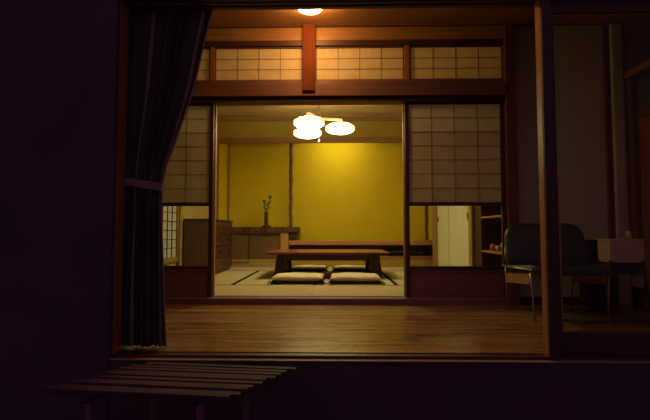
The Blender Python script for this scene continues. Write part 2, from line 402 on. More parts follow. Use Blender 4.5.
# ---------------------------------------------------------------- paper sliding doors with glass lower pane
def shoji(n, x0, x1, inner, label):
    w = bpy.data.objects.new('door_%d' % n, None); C.objects.link(w); w.location = ((x0 + x1) / 2, Y2, 0)
    tag(w, label, 'sliding door', kind='structure')
    off = -Vector(w.location)
    def O(name, bm, m):
        bmesh.ops.translate(bm, verts=bm.verts, vec=off); return obj(name, bm, m, w)
    st = .036
    zg1, zg0 = PZ(206, Y2), PZ(266, Y2); zp0 = PZ(202.5, Y2); zp1 = PZ(104.5, Y2)
    ya, yb = Y2 - .018, Y2 + .018
    for s in (x0, x1 - st):
        bm = BM(); box(bm, s, s + st, ya, yb, .0, zk0 - .001, bev=.002); O('stile', bm, 'stile')
    # edge of the second panel parked behind, coloured pale for the room light on it
    e = x1 if inner == 'R' else x0 - .012
    bm = BM(); box(bm, e - .02 if inner == 'R' else e, e + .012 if inner == 'R' else e + .032, yb + .006, yb + .036, .0, zk0 - .001, bev=.002); O('parked_door_edge', bm, 'edge')
    bm = BM(); box(bm, x0 + st, x1 - st, ya + .002, yb - .002, zk0 - .02, zk0 - .001); O('top_rail', bm, 'stile')
    bm = BM(); box(bm, x0 + st, x1 - st, ya + .002, yb - .002, zg1, zp0); O('middle_rail', bm, 'stile')
    bm = BM(); box(bm, x0 + st, x1 - st, ya + .002, yb - .002, zg0 - .03, zg0); O('lower_rail', bm, 'stile')
    bm = BM(); box(bm, x0 + st, x1 - st, ya + .01, yb - .01, .0, zg0 - .03); O('kick_board', bm, 'kick')
    bm = BM(); box(bm, x0 + st, x1 - st, Y2 - .001, Y2 + .001, zg0, zg1); O('glass_pane', bm, 'glass')
    bm = BM(); box(bm, x0 + st, x1 - st, Y2, Y2 + .002, zp0, zk0 - .02); O('paper', bm, 'paper')
    zt = zp1; H = zt - zp0
    bm = BM(); lattice(bm, x0 + st, x1 - st, zp0, zt, 4, 7, Y2 - .005, Y2 - .0005, .006); O('lattice', bm, 'lattice')
    # raised sliding half-panel behind the lower five rows
    zs = zp0 + H * 5 / 7
    bm = BM(); box(bm, x0 + st, x1 - st, Y2 + .008, Y2 + .010, zp0, zs)
    box(bm, x0 + st, x1 - st, Y2 + .006, Y2 + .014, zs - .012, zs); O('raised_panel', bm, 'paper_thin')
    return w
shoji(2, xa + .005, PX(212.7, Y2), 'R', 'left paper sliding door with glass lower pane, half covered by the curtain')
shoji(3, PX(405.6, Y2), xb, 'L', 'right paper sliding door with glass lower pane beside the lounge chair')

# ---------------------------------------------------------------- cream fusuma on the right wall
def fusuma(n, y0, y1, hy, label, dx):
    w = bpy.data.objects.new('door_%d' % n, None); C.objects.link(w); w.location = (XR + dx, (y0 + y1) / 2, 0)
    tag(w, label, 'sliding door', kind='structure'); h = (y1 - y0) / 2
    bx('door_panel', (0, .02, -h + .02, h - .02, .02, 1.74), 'fusuma', w)
    bm = BM()
    for bb in ((-h, -h + .02, .0, 1.76), (h - .02, h, 0, 1.76), (-h + .02, h - .02, 0, .02), (-h + .02, h - .02, 1.74, 1.76)):
        box(bm, -.003, .022, bb[0], bb[1], bb[2], bb[3])
    obj('door_frame', bm, 'edge', w)
    bm = BM(); lathe(bm, [(.001, -.004), (.03, -.004), (.034, 0), (.03, .003), (.001, .003)], seg=24)
    bmesh.ops.rotate(bm, verts=bm.verts, matrix=Matrix.Rotation(math.pi / 2, 3, 'Y'))
    for v in bm.verts: v.co.z *= 1.5
    bmesh.ops.translate(bm, verts=bm.verts, vec=(-.003, hy, .80)); obj('door_handle', bm, 'handle', w)
fusuma(4, FY0, FYm + .01, -(FYm - FY0) / 2 + .06, 'nearer of the two cream sliding doors seen through the right glass pane', 0)
fusuma(5, FYm - .01, FY1, (FY1 - FYm) / 2 - .06, 'farther cream sliding door beside the tan corner pillar', .024)

# ---------------------------------------------------------------- left wall lattice window
LWy1 = onX(175.5, XL); LWy0 = 3.98
w = bpy.data.objects.new('window_5', None); C.objects.link(w); w.location = (XL, (LWy0 + LWy1) / 2, .28)
tag(w, 'white paper lattice window on the left wall seen through the left glass pane', 'window', kind='structure')
h = (LWy1 - LWy0) / 2; HH = 1.45
bm = BM(); box(bm, .004, .007, -h, h, 0, HH); obj('window_paper', bm, 'paper_win', w)
bm = BM()
for i in range(1, 20):
    y = h - i * .15
    if y > -h: box(bm, .007, .016, y - .006, y + .006, 0, HH)
for j in range(1, 13): box(bm, .007, .0155, -h, h, j * .113 - .004, j * .113 + .004)
obj('window_lattice', bm, 'chest', w)
bm = BM(); box(bm, .0, .03, -h - .02, h + .02, -.06, 0); box(bm, .0, .03, -h - .02, h + .02, HH, HH + .05); box(bm, .0, .03, h, h + .03, 0, HH)
obj('window_frame', bm, 'fr', w)
trim((XL, XL + .05, LWy1 + .03, onX(182.5, XL + .05), 0, zk1), 'fr', 'tan pillar beside the lattice window on the left wall', 'pillar')
trim((XL, XL + .04, Y2 + .06, Y3, 1.76, 1.82), 'board', 'brown lintel along the left wall of the tatami room')

# ---------------------------------------------------------------- alcove floor, ledge, posts
xs = PX(288.5, Y3)
zt = PZ(256, Y3)
trim((xs, 1.86, Y3, Y3 + .06, zt - .06, zt), 'board', 'brown front edge board of the alcove floor', 'board')
struct('floor.002', (xs, 1.86, Y3 + .06, Y4, zt - .05, zt - .005), 'counter', 'dark raised floor board of the alcove', 'floor')
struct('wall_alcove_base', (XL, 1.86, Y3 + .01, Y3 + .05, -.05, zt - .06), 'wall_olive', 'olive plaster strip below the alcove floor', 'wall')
trim((XL, XR + .1, Y3 - .09, Y3 + .0, -.05, .003), 'fr', 'pale wooden strip along the rear edge of the mats', 'board')
ld = thing('alcove_shelf', 'long orange brown shelf board across the lower alcove behind the table', 'shelf', ((xs + 1.86) / 2, Y3 + .15, 0))
L2 = (1.855 - xs) / 2
bx('shelf_board', (-L2, L2, -.15, .25, PZ(245, Y3), PZ(240.5, Y3)), 'ledge', ld, .005)
bx('support_panel', (-L2, L2, .23, .25, zt - .005, PZ(245, Y3)), 'counter', ld)
pb = thing('round_post', 'round knotty log post standing on the counter end against the yellow wall', 'post', (PX(290.7, Y3 + .2), Y3 + .2, .682))
bm = BM(); pts = []; rd = []
for i in range(30):
    z = i / 29 * (zo0 - .682 + .05); pts.append((.004 * math.sin(i * .9), .003 * math.cos(i * 1.3), z)); rd.append(.031 + .004 * math.sin(i * 2.1) + random.uniform(-.002, .002))
tube(bm, pts, rd, 14); obj('trunk', bm, 'log', pb, True)
for i in range(7):
    bm = BM(); a = i * 2.4; bmesh.ops.create_icosphere(bm, subdivisions=2, radius=.011, matrix=Matrix.Translation((.028 * math.cos(a), .028 * math.sin(a), .1 + i * .19))); obj('knot', bm, 'log', pb, True)
trim((PX(281.5, Y3), xs, Y3 - .03, Y3 + .05, 0, .592), 'orange', 'orange upright board at the right end of the reed cabinet', 'post', .003)
# dark slim post at the right of the alcove with a light knob
trim((PX(425.5, Y3 + .1), PX(428.5, Y3 + .1), Y3 + .1, Y3 + .15, PZ(240.5, Y3), 2.1), 'pillar_dark', 'slim dark post at the right end of the alcove', 'post', .002)

al = thing('alcove_lamp', 'short tube lamp hidden behind the lintel of the alcove, washing the yellow wall', 'lamp', (PX(338, Y3 + .12), Y3 + .12, zo1 - .01))
bx('lamp_body', (-.39, .39, -.07, -.03, -.03, .03), 'white', al, .004)
bm = BM(); tube(bm, [(-.36, 0, 0), (.36, 0, 0)], .012, 14); obj('light_tube', bm, 'tube_', al, True)
for s_ in (-1, 1): bx('tube_socket', (s_ * .365 - .008, s_ * .365 + .008, -.03, .015, -.018, .018), 'white', al)

# low cabinet with reed doors
cx0, cx1 = XL + .07, PX(281.5, Y3) - .002
cab = thing('low_cabinet', 'low cabinet with two woven reed sliding doors under the counter', 'cabinet', ((cx0 + cx1) / 2, Y3 + .3, 0))
cw = (cx1 - cx0) / 2
bm = BM()
box(bm, -cw, cw, .25, .27, 0, .59); box(bm, -cw, -cw + .02, -.3, .25, 0, .59); box(bm, cw - .02, cw, -.3, .25, 0, .59)
box(bm, -cw + .02, cw - .02, -.3, .25, 0, .045); box(bm, -cw + .02, cw - .02, -.3, .25, .565, .59)
obj('body', bm, 'edge', cab)
mid = PX(248.8, Y3) - (cx0 + cx1) / 2
for a, b, dy in ((-cw + .02, mid, -.29), (mid, cw - .02, -.27)):
    d = bx('door', (a + .012, b - .012, dy + .004, dy + .012, .06, .55), 'reed', cab)
    bm = BM()
    for q in ((a, a + .016, .046, .563), (b - .016, b, .046, .563), (a + .016, b - .016, .046, .062), (a + .016, b - .016, .548, .563)):
        box(bm, q[0], q[1], dy, dy + .016, q[2], q[3])
    obj('door_frame', bm, 'counter', d)
# counter slab with live edge
kx1 = PX(299.5, Y3)
ct = thing('counter', 'thick dark wooden counter slab over the reed cabinet, carrying the vase', 'counter', (0, Y3, .592))
bm = BM()
n = 40; x0c = XL + .075
out = []
for i in range(n + 1):
    x = x0c + (kx1 - x0c) * i / n; out.append((x, -.05 + .012 * math.sin(i * .7) + .006 * math.sin(i * 2.3)))
out += [(kx1 - .01, .3), (kx1 - .03, Y4 - Y3 - .03), (x0c, Y4 - Y3 - .03)]
prism(bm, out, 'Z', 0, .088)
es = [e for e in bm.edges if abs(e.verts[0].co.z - e.verts[1].co.z) < 1e-5]
bmesh.ops.bevel(bm, geom=es, offset=.008, segments=2, affect='EDGES')
obj('slab', bm, 'counter', ct)
bm = BM(); a, b = PX(289, Y3), PX(297.5, Y3)
prism(bm, [(a, -.11), (b - .03, -.11), (b, 0), (a, 0)], 'Y', .0, .3); obj('end_bracket', bm, 'stile', ct)

# vase, stand and flowers
vx = PX(266.2, Y3 + .15); vy = Y3 + .15; vz = .681
bm = BM(); lathe(bm, [(.001, 0), (.075, 0), (.085, .012), (.082, .03), (.06, .034), (.001, .034)], seg=28)
o = obj('vase_stand', bm, 'vase', None, True); o.location = (vx, vy, vz); tag(o, 'small round dark dish under the slim vase on the counter', 'stand')
v = thing('flower_vase', 'slim dark brown cylindrical vase on the counter left of the log post', 'vase', (vx, vy, vz + .035))
bm = BM(); lathe(bm, [(.001, 0), (.034, 0), (.038, .02), (.036, .12), (.033, .2), (.037, .235), (.033, .24), (.028, .235), (.026, .05), (.001, .05)], seg=24)
obj('body', bm, 'vase', v, True)
bm = BM(); lathe(bm, [(.037, .0), (.041, .004), (.041, .012), (.037, .016)], c=(0, 0, .205), seg=24); obj('rim_band', bm, 'chest', v, True)
fl = thing('flower_arrangement', 'two tall blue flower stems with green leaves in the slim vase', 'flowers', (vx, vy, vz + .1))
tips = [(-.04, -.01, .36), (.075, .0, .44), (.03, .02, .31)]
for k, t in enumerate(tips):
    bm = BM(); tube(bm, [(0, 0, .0), (t[0] * .1, 0, .15), (t[0] * .6, t[1], t[2] * .7), t], .005, 8); obj('stem', bm, 'leaf', fl, True)
    bm = BM()
    for q in range(5):
        f = .5 + q * .11; c = Vector((t[0] * f * .9, t[1], t[2] * f)); a = q * 2.3 + k
        d = Vector((math.cos(a) * .7, math.sin(a) * .5, .7)).normalized(); s = d.cross(Vector((0, 0, 1))).normalized() * .014
        u = d.cross(s).normalized() * .003
        p = [c, c + d * .035 + s, c + d * .08, c + d * .035 - s]
        A = [bm.verts.new(x + u) for x in p]; B = [bm.verts.new(x - u) for x in p]
        bm.faces.new(A); bm.faces.new(B[::-1])
        for i in range(4): bm.faces.new((A[i], B[i], B[(i + 1) % 4], A[(i + 1) % 4]))
    obj('leaf', bm, 'leaf', fl)
    if k < 2:
        bm = BM()
        for q in range(14):
            a = q * 2.4; r = .024 * math.sqrt(q / 14); z = .02 * math.cos(q)
            bmesh.ops.create_icosphere(bm, subdivisions=1, radius=.014, matrix=Matrix.Translation(Vector(t) + Vector((r * math.cos(a), r * math.sin(a), z))))
        obj('blossom', bm, 'flower', fl, True)

# driftwood on the alcove floor
dx0, dx1 = PX(386, Y3 + .12), PX(424, Y3 + .12)
bm = BM(); pts = []; rd = []
for i in range(24):
    f = i / 23; pts.append((dx0 + (dx1 - dx0) * f, .02 * math.sin(i), .05 + .02 * math.sin(f * 3) + .008 * math.sin(i * 1.7)))
    rd.append(.012 + .034 * math.exp(-((f - .4) / .25) ** 2) + .014 * math.exp(-((f - .8) / .12) ** 2) + random.uniform(-.003, .003))
tube(bm, [(p[0] - (dx0 + dx1) / 2, p[1], p[2]) for p in pts], rd, 12)
for q in (-.2, .05, .22): tube(bm, [(q, 0, .05), (q + .03, -.03, .02), (q + .05, -.05, .002)], [.014, .01, .006], 8)
o = obj('driftwood', bm, 'drift', None, True); o.location = ((dx0 + dx1) / 2, Y3 + .14, zt - .005)
tag(o, 'long dark gnarled driftwood lying under the alcove shelf at right', 'ornament')

# ---------------------------------------------------------------- chest of drawers on the left
chy0, chy1 = 5.68, 6.76; chx0, chx1 = XL + .02, -1.62
ch = thing('drawer_chest', 'dark brown wooden chest of drawers against the left wall', 'chest', ((chx0 + chx1) / 2, (chy0 + chy1) / 2, .0015))
hx, hy = (chx1 - chx0) / 2, (chy1 - chy0) / 2; CH = .775
bx('body', (-hx, hx - .02, -hy, hy, .03, CH - .02), 'chestside', ch, .004)
bx('top', (-hx - .0, hx + .012, -hy - .01, hy + .01, CH - .02, CH), 'chest', ch, .004)
bx('base', (-hx + .01, hx - .03, -hy + .02, hy - .02, 0, .03), 'chest', ch)
rows = [(.05, .22, 1), (.23, .39, 2), (.40, .56, 2), (.57, .74, 3)]
for z0, z1, k in rows:
    for i in range(k):
        a = -hy + .02 + (2 * hy - .04) * i / k; b = -hy + .02 + (2 * hy - .04) * (i + 1) / k
        d = bx('drawer', (hx - .02, hx, a + .004, b - .004, z0, z1 - .004), 'chest', ch, .003)
        m = (a + b) / 2; zz = (z0 + z1) / 2
        bm = BM(); tube(bm, [(hx, m - .05, zz + .01), (hx + .018, m - .045, zz - .012), (hx + .018, m + .045, zz - .012), (hx, m + .05, zz + .01)], .004, 8)
        box(bm, hx - .001, hx + .003, m - .06, m + .06, zz, zz + .025); obj('handle', bm, 'handle', d)

# ---------------------------------------------------------------- tatami mats
def mat_(name, x0, x1, y0, y1, along, label):
    t = thing(name, label, 'tatami mat', ((x0 + x1) / 2, (y0 + y1) / 2, 0), 0, 'tatami mats covering the floor of the room')
    hx, hy = (x1 - x0) / 2 - .0015, (y1 - y0) / 2 - .0015
    bx('reed_surface', (-hx, hx, -hy, hy, -.05, -.001), 'tatami' if along == 'Y' else 'tatami2', t)
    for s in (-1, 1):
        if along == 'Y': b = (hx - .022, hx) if s > 0 else (-hx, -hx + .022); bx('border', (b[0], b[1], -hy, hy, -.001, .001), 'border', t)
        else: b = (hy - .022, hy) if s > 0 else (-hy, -hy + .022); bx('border', (-hx, hx, b[0], b[1], -.001, .001), 'border', t)
ym0, ym1, ym2, ym3 = Y2 + .062, 4.785, 6.50, Y3 - .09
xm = [XL, PX(233, 4.785), PX(313, 4.785), PX(396.5, 4.785), XR - .03]
xm[2] = -.21
mat_('tatami_mat', xm[0], xm[2], ym0, ym1, 'X', 'tatami mat at the doorway on the left, in front of the chest')
mat_('tatami_mat', xm[2], xm[4], ym0, ym1, 'X', 'tatami mat at the doorway on the right, nearest the shelves')
mm = ['tatami mat beside the chest on the left, bounded by a dark slanting border', 'tatami mat under the left half of the low table',
      'tatami mat under the right half of the low table', 'tatami mat right of the low table along the cream doors']
for i in range(4): mat_('tatami_mat', xm[i], xm[i + 1], ym1, ym2, 'Y', mm[i])
mat_('tatami_mat', xm[0], xm[2], ym2, ym3, 'X', 'tatami mat at the rear in front of the reed cabinet')
mat_('tatami_mat', xm[2], xm[4], ym2, ym3, 'X', 'tatami mat at the rear in front of the alcove shelf')

# ---------------------------------------------------------------- low table
tx0, tx1 = PX(264.5, 5.38), PX(389.5, 5.38)
tb = thing('low_table', 'long low dark wooden table standing on the tatami under the pendant lamp', 'table', ((tx0 + tx1) / 2, 5.87, 0))
tw = (tx1 - tx0) / 2; TD = .49
bm = BM(); prism(bm, [(-tw, .335), (-tw + .005, .318), (-tw + .06, .305), (tw - .06, .305), (tw - .005, .318), (tw, .335)], 'Y', -TD, TD)
bmesh.ops.bevel(bm, geom=list(bm.edges), offset=.003, segments=2, affect='EDGES'); obj('tabletop', bm, 'table', tb)
for s in (-1, 1): bx('apron', (-tw + .26, tw - .26, s * .36 - .015, s * .36 + .015, .225, .304), 'tableleg', tb)
lx = (PX(282, 5.55) - (tx0 + tx1) / 2, PX(374, 5.55) - (tx0 + tx1) / 2)
for s, cxx in ((-1, lx[0]), (1, lx[1])):
    for sy in (-1, 1):
        bm = BM()
        yc = sy * .36
        prism(bm, [(cxx - .055, .304), (cxx + .06, .304), (cxx + (.065 if s < 0 else .1), .02), (cxx + (.065 if s < 0 else .105), 0), (cxx - (.105 if s < 0 else .065), 0), (cxx - (.1 if s < 0 else .065), .02)], 'Y', yc - .03, yc + .03)
        bmesh.ops.bevel(bm, geom=list(bm.edges), offset=.004, segments=1, affect='EDGES')
        obj('leg', bm, 'tableleg', tb)
    bx('foot_rail', (cxx - .03, cxx + .03, -.33, .33, .05, .11), 'tableleg', tb, .004)
    bx('end_rail', (cxx - .025, cxx + .025, -.33, .33, .24, .304), 'tableleg', tb, .004)

# ---------------------------------------------------------------- floor cushions
def cushion(x, y, w, d, rz, label, th=.095):
    t = thing('floor_cushion', label, 'cushion', (x, y, .0012), rz, 'zabuton cushions around the low table')
    def pil(w, d, z0, z1, puff):
        bm = BM(); n = 18; G = {}
        for sgn in (1, -1):
            for i in range(n + 1):
                for j in range(n + 1):
                    u, v_ = -1 + 2 * i / n, -1 + 2 * j / n
                    hgt = max(0, (1 - abs(u) ** 6) * (1 - abs(v_) ** 6)) ** .6
                    px_ = u * (1 - .05 * (1 - v_ * v_) * abs(u)) * w / 2; py_ = v_ * (1 - .05 * (1 - u * u) * abs(v_)) * d / 2
                    zz = (z0 + z1) / 2 + sgn * ((z1 - z0) / 2) * hgt
                    if sgn > 0: zz -= puff * math.exp(-((u * u + v_ * v_) / .02)); zz += .004 * math.sin(u * 5 + v_ * 3) * hgt
                    if sgn < 0: zz = max(zz, z0)
                    if sgn < 0 and (i in (0, n) or j in (0, n)): G[sgn, i, j] = G[1, i, j]
                    else: G[sgn, i, j] = bm.verts.new((px_, py_, zz))
            for i in range(n):
                for j in range(n):
                    try: bm.faces.new((G[sgn, i, j], G[sgn, i + 1, j], G[sgn, i + 1, j + 1], G[sgn, i, j + 1]))
                    except ValueError: pass
        return bm
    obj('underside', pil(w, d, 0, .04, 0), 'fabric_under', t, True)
    obj('cover', pil(w * .97, d * .97, .024, th, .01), 'fabric', t, True)
    for a, b in ((-1, -1), (1, -1), (1, 1), (-1, 1)):
        bm = BM(); tube(bm, [(a * w * .475, b * d * .475, .035), (a * w * .50, b * d * .50, .02), (a * w * .515, b * d * .515, .006)], [.006, .005, .008], 8)
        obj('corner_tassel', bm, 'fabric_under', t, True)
for xa_, xb_, y, l in ((269, 325, 5.08, 'front left floor cushion, nearest the doorway on the left'), (328.5, 383.5, 5.08, 'front right floor cushion, nearest the doorway on the right')):
    a, b = PX(xa_, 4.85), PX(xb_, 4.85); cushion((a + b) / 2, y, b - a, .5, 0, l)
for xc_, l in ((309, 'rear left floor cushion behind the low table'), (351, 'rear right floor cushion behind the low table')):
    cushion(PX(xc_, 6.4), 6.56, .56, .48, 0, l, .068)

# ---------------------------------------------------------------- pendant lamp with three shades
hub = Vector((-.19, 5.65, 0))
sh = [(PX(309, 5.36, 122), 5.36), (PX(307.5, 5.92, 132), 5.92), (PX(340, 5.67, 128), 5.67)]
ZS = 2.005
lp = thing('pendant_lamp', 'glowing pendant lamp with three round shades hanging over the low table', 'lamp', (hub.x, hub.y, ZC - .001))
lo = Vector((hub.x, hub.y, ZC - .001))
bm = BM(); lathe(bm, [(.001, 0), (.06, 0), (.06, -.02), (.03, -.04), (.001, -.04)], seg=24); obj('ceiling_cup', bm, 'brass', lp, True)
bm = BM(); tube(bm, [(0, 0, -.03), (0, 0, 2.16 - lo.z)], .008); obj('cord', bm, 'handle', lp, True)
bm = BM(); lathe(bm, [(.001, .03), (.035, .03), (.04, 0), (.035, -.02), (.001, -.02)], c=(0, 0, 2.14 - lo.z), seg=20); obj('hub', bm, 'fr', lp, True)
for x, y in sh:
    p = Vector((x, y, ZS)) - lo
    bm = BM(); h0 = Vector((0, 0, 2.14 - lo.z)); e = Vector((p.x, p.y, 2.125 - lo.z)); dd = (e - h0); sd = Vector((-dd.y, dd.x, 0)).normalized() * .02
    u = Vector((0, 0, .012))
    A = [bm.verts.new(q) for q in (h0 + sd + u, h0 - sd + u, h0 - sd - u, h0 + sd - u)]; e2 = h0 + dd * 1.1
    B = [bm.verts.new(q) for q in (e2 + sd + u, e2 - sd + u, e2 - sd - u, e2 + sd - u)]
    for k in range(4): bm.faces.new((A[k], A[(k + 1) % 4], B[(k + 1) % 4], B[k]))
    bm.faces.new(A); bm.faces.new(B[::-1]); obj('arm', bm, 'board', lp)
    bm = BM(); tube(bm, [(p.x, p.y, 2.115 - lo.z), (p.x, p.y, ZS + .05 - lo.z)], .014); obj('lamp_holder', bm, 'handle', lp, True)
    pr = []
    for k in range(13):
        a = -math.pi / 2 + math.pi * k / 12; pr.append((max(.001, .125 + .062 * math.cos(a)) if 0 < k < 12 else .10, .052 * math.sin(a)))
    pr = [(.001, -.052)] + pr + [(.001, .052)]
    bm = BM(); lathe(bm, pr, c=p, seg=36); s_ = obj('lamp_shade', bm, 'shade', lp, True)
    bm = BM()
    rings = []
    for r_, z_ in ((.186, -.026), (.196, -.026), (.199, 0), (.196, .026), (.186, .026), (.189, 0)):
        rings.append([bm.verts.new((p.x + r_ * math.cos(2 * math.pi * k / 40), p.y + r_ * math.sin(2 * math.pi * k / 40), p.z + z_)) for k in range(40)])
    for q in range(6):
        A, B = rings[q], rings[(q + 1) % 6]
        for k in range(40): bm.faces.new((A[k], A[(k + 1) % 40], B[(k + 1) % 40], B[k]))
    obj('shade_rim', bm, 'rim', s_, True)
bm = BM(); tube(bm, [(0, -.02, 2.12 - lo.z), (0, -.02, 1.83 - lo.z)], .003, 6)
bmesh.ops.create_icosphere(bm, subdivisions=2, radius=.014, matrix=Matrix.Translation((0, -.02, 1.825 - lo.z)) @ Matrix.Diagonal((1, 1, 1.6, 1))); obj('pull_chain', bm, 'white', lp, True)

# veranda ceiling lamp
vy = 3.40; vx = PX(310, vy, 15)
cl = thing('ceiling_lamp', 'small bright round lamp on the veranda ceiling above the orange post', 'lamp', (vx, vy, ZV))
bm = BM(); lathe(bm, [(.001, 0), (.05, 0), (.055, -.01), (.045, -.03), (.001, -.03)], seg=32); obj('lamp_base', bm, 'white', cl, True)
bm = BM(); lathe(bm, [(.05, -.028), (.085, -.034), (.105, -.048), (.108, -.058), (.10, -.072), (.075, -.086), (.04, -.094), (.001, -.096)], seg=36); obj('lamp_shade', bm, 'dome', cl, True)
bm = BM(); lathe(bm, [(.001, -.095), (.008, -.095), (.010, -.105), (.006, -.116), (.001, -.119)], seg=16); obj('finial', bm, 'brass', cl, True)

# ---------------------------------------------------------------- shelf niche at the right
sb = thing('wall_bookcase', 'dark open shelf unit in the right wall beside the tan pillar', 'shelf', (XR + .18, (NY0 + NY1) / 2, 0))
hy = (NY1 - NY0) / 2
sy0 = onX(500, XR, 231) - (NY0 + NY1) / 2 - .22; sy1 = onX(480, XR, 231) - (NY0 + NY1) / 2
bx('back_panel', (.13, .15, -hy, hy, 0, 1.75), 'stile', sb)
for a in (-hy, hy - .02): bx('side_panel', (-.17, .13, a, a + .02, 0, 1.75), 'stile', sb)
bx('divider_panel', (-.165, .13, sy1, sy1 + .02, 0, 1.73), 'stile', sb)
bx('top_panel', (-.17, .13, -hy + .02, hy - .02, 1.73, 1.75), 'stile', sb)
bx('closed_door', (-.165, -.15, sy1 + .02, hy - .02, 0.03, 1.73), 'stile', sb)
for z in (.04, .39, .775, 1.15, 1.45):
    bx('shelf_board', (-.165, .13, -hy + .02, sy1, z - .02, z), 'ledge', sb, .002)
def pot(name, label, x, y, z, prof, mat, cat):
    bm = BM(); lathe(bm, prof, seg=20); o = obj(name, bm, mat, None, True); o.location = (x, y, z); tag(o, label, cat)
yA = onX(492.5, XR + .08); yB = onX(498, XR + .09)
pot('glass_jar', 'small amber glass jar on the lower shelf at right', XR + .08, yA, .3905, [(.001, 0), (.026, 0), (.028, .05), (.022, .065), (.022, .075), (.001, .076)], 'amber', 'jar')
pot('ceramic_cup', 'small pale cup on the lower shelf near its right end', XR + .09, yB, .3905, [(.001, 0), (.02, 0), (.03, .06), (.028, .06), (.018, .008), (.001, .008)], 'ceramic', 'cup')
pot('ceramic_jar', 'tiny pale lidded jar behind the cup on the lower shelf', XR + .17, yB + .075, .3905, [(.001, 0), (.025, 0), (.032, .05), (.02, .085), (.012, .1), (.001, .105)], 'ceramic', 'jar')

# ---------------------------------------------------------------- veranda front: posts, rails, glass door
zl = PZ(9.5, Y1 + .12)
pxL, pxR = PX(116.3, Y1), PX(545.5, Y1)
trim((pxL - .06, pxL, Y1, Y1 + .085, ZF - .02, zl), 'pillar', 'reddish brown post framing the opening on the left', 'post')
trim((pxR, pxR + .052, Y1, Y1 + .06, ZF - .02, zl), 'pillar', 'brown post framing the opening on the right with an orange lit edge', 'post')
trim((pxR + .002, pxR + .0525, Y1 - .012, Y1 - .0005, ZF - .02, zl), 'rail', 'added dark strip painting the shade on the outer face of the right post', 'post')  # dark strip added to paint the shade on the post's front
trim((-4, 4, Y1 - .02, Y1 + .12, zl, zl + .05), 'rail', 'dark grooved lintel over the veranda opening', 'lintel')
trim((-4, 4, Y1 - .06, Y1 + .10, zl + .05, zl + .16), 'beam', 'dark beam above the veranda opening', 'beam')
struct('wall_front', (-4, 4, Y1 - .02, Y1 + .04, zl + .16, ZV + .3), 'outer', 'outer wall above the veranda opening', 'wall')
struct('wall_front.001', (-6, pxL - .006, Y1 - .04, Y1 - .001, GZ, zl), 'outer', 'dark outer wall left of the opening', 'wall')
trim((pxL - .1, 4, Y1 + .0, Y1 + .049, ZF - .025, ZF - .004), 'rail', 'dark track sill at the edge of the veranda boards', 'sill')
trim((pxL - .1, 4, Y1 - .036, Y1 - .001, ZF - .024, ZF - .019), 'edge', 'thin pale sill strip along the veranda edge', 'sill', .002)
struct('wall_front.002', (pxL - .1, 4, Y1 - .028, Y1 + .08, GZ, ZF - .027), 'outer', 'dark foundation below the veranda', 'wall')
for gy in (.035, .075): trim((pxL, 4, Y1 + gy, Y1 + gy + .008, zl - .008, zl), 'beam', 'narrow %s guide strip under the lintel of the veranda opening' % ('outer' if gy < .05 else 'inner'), 'strip', 0)
# glass door
gd = bpy.data.objects.new('door_6', None); C.objects.link(gd); gd.location = ((pxR + 2.6) / 2, Y1 + .05, ZF)
tag(gd, 'closed glass sliding door right of the opening, in front of the lounge chair', 'glass door', kind='structure')
gx0 = pxR + .053 - gd.location.x; gx1 = 2.55 - gd.location.x
yd = .0
def Zd(py): return PZ(py, Y1 + .05) - ZF
g0 = Zd(331); g1 = Zd(16.5)
gl = PX(557.3, Y1 + .05) - gd.location.x
bx('stile', (gx0, gl, -.018, .018, 0, zl - ZF), 'rail', gd)
bx('stile', (gx1 - .06, gx1, -.018, .018, 0, zl - ZF), 'rail', gd)
bx('bottom_rail', (gl, gx1 - .06, -.018, .018, 0, g0), 'rail', gd)
bx('top_rail', (gl, gx1 - .06, -.018, .018, g1, zl - ZF), 'rail', gd)
bx('glass_pane', (gl, gx1 - .06, -.002, .002, g0, g1), 'glass', gd)
bm = BM(); tube(bm, [(gl + .004, .0, g0), (gl + .004, .0, g0 + .85)], .005, 12); obj('glazing_bead', bm, 'brass', gd, True)
bm = BM(); tube(bm, [(gl, .0, g1 - .003), (gx1 - .06, .0, g1 - .003)], .005, 12); obj('glazing_bead', bm, 'pillar', gd, True)

_t[0] += 1
bm = BM(); tube(bm, [(PX(559.4, Y1 + .10), Y1 + .10, ZF), (PX(559.4, Y1 + .10), Y1 + .10, .80)], .007, 14)  # upright bar added to draw the thin lit line beside the stile
tag(obj('trim_%d' % _t[0], bm, 'orange', None, True), 'thin upright bar added as the lit orange line just inside the glass door', 'bar', kind='structure')
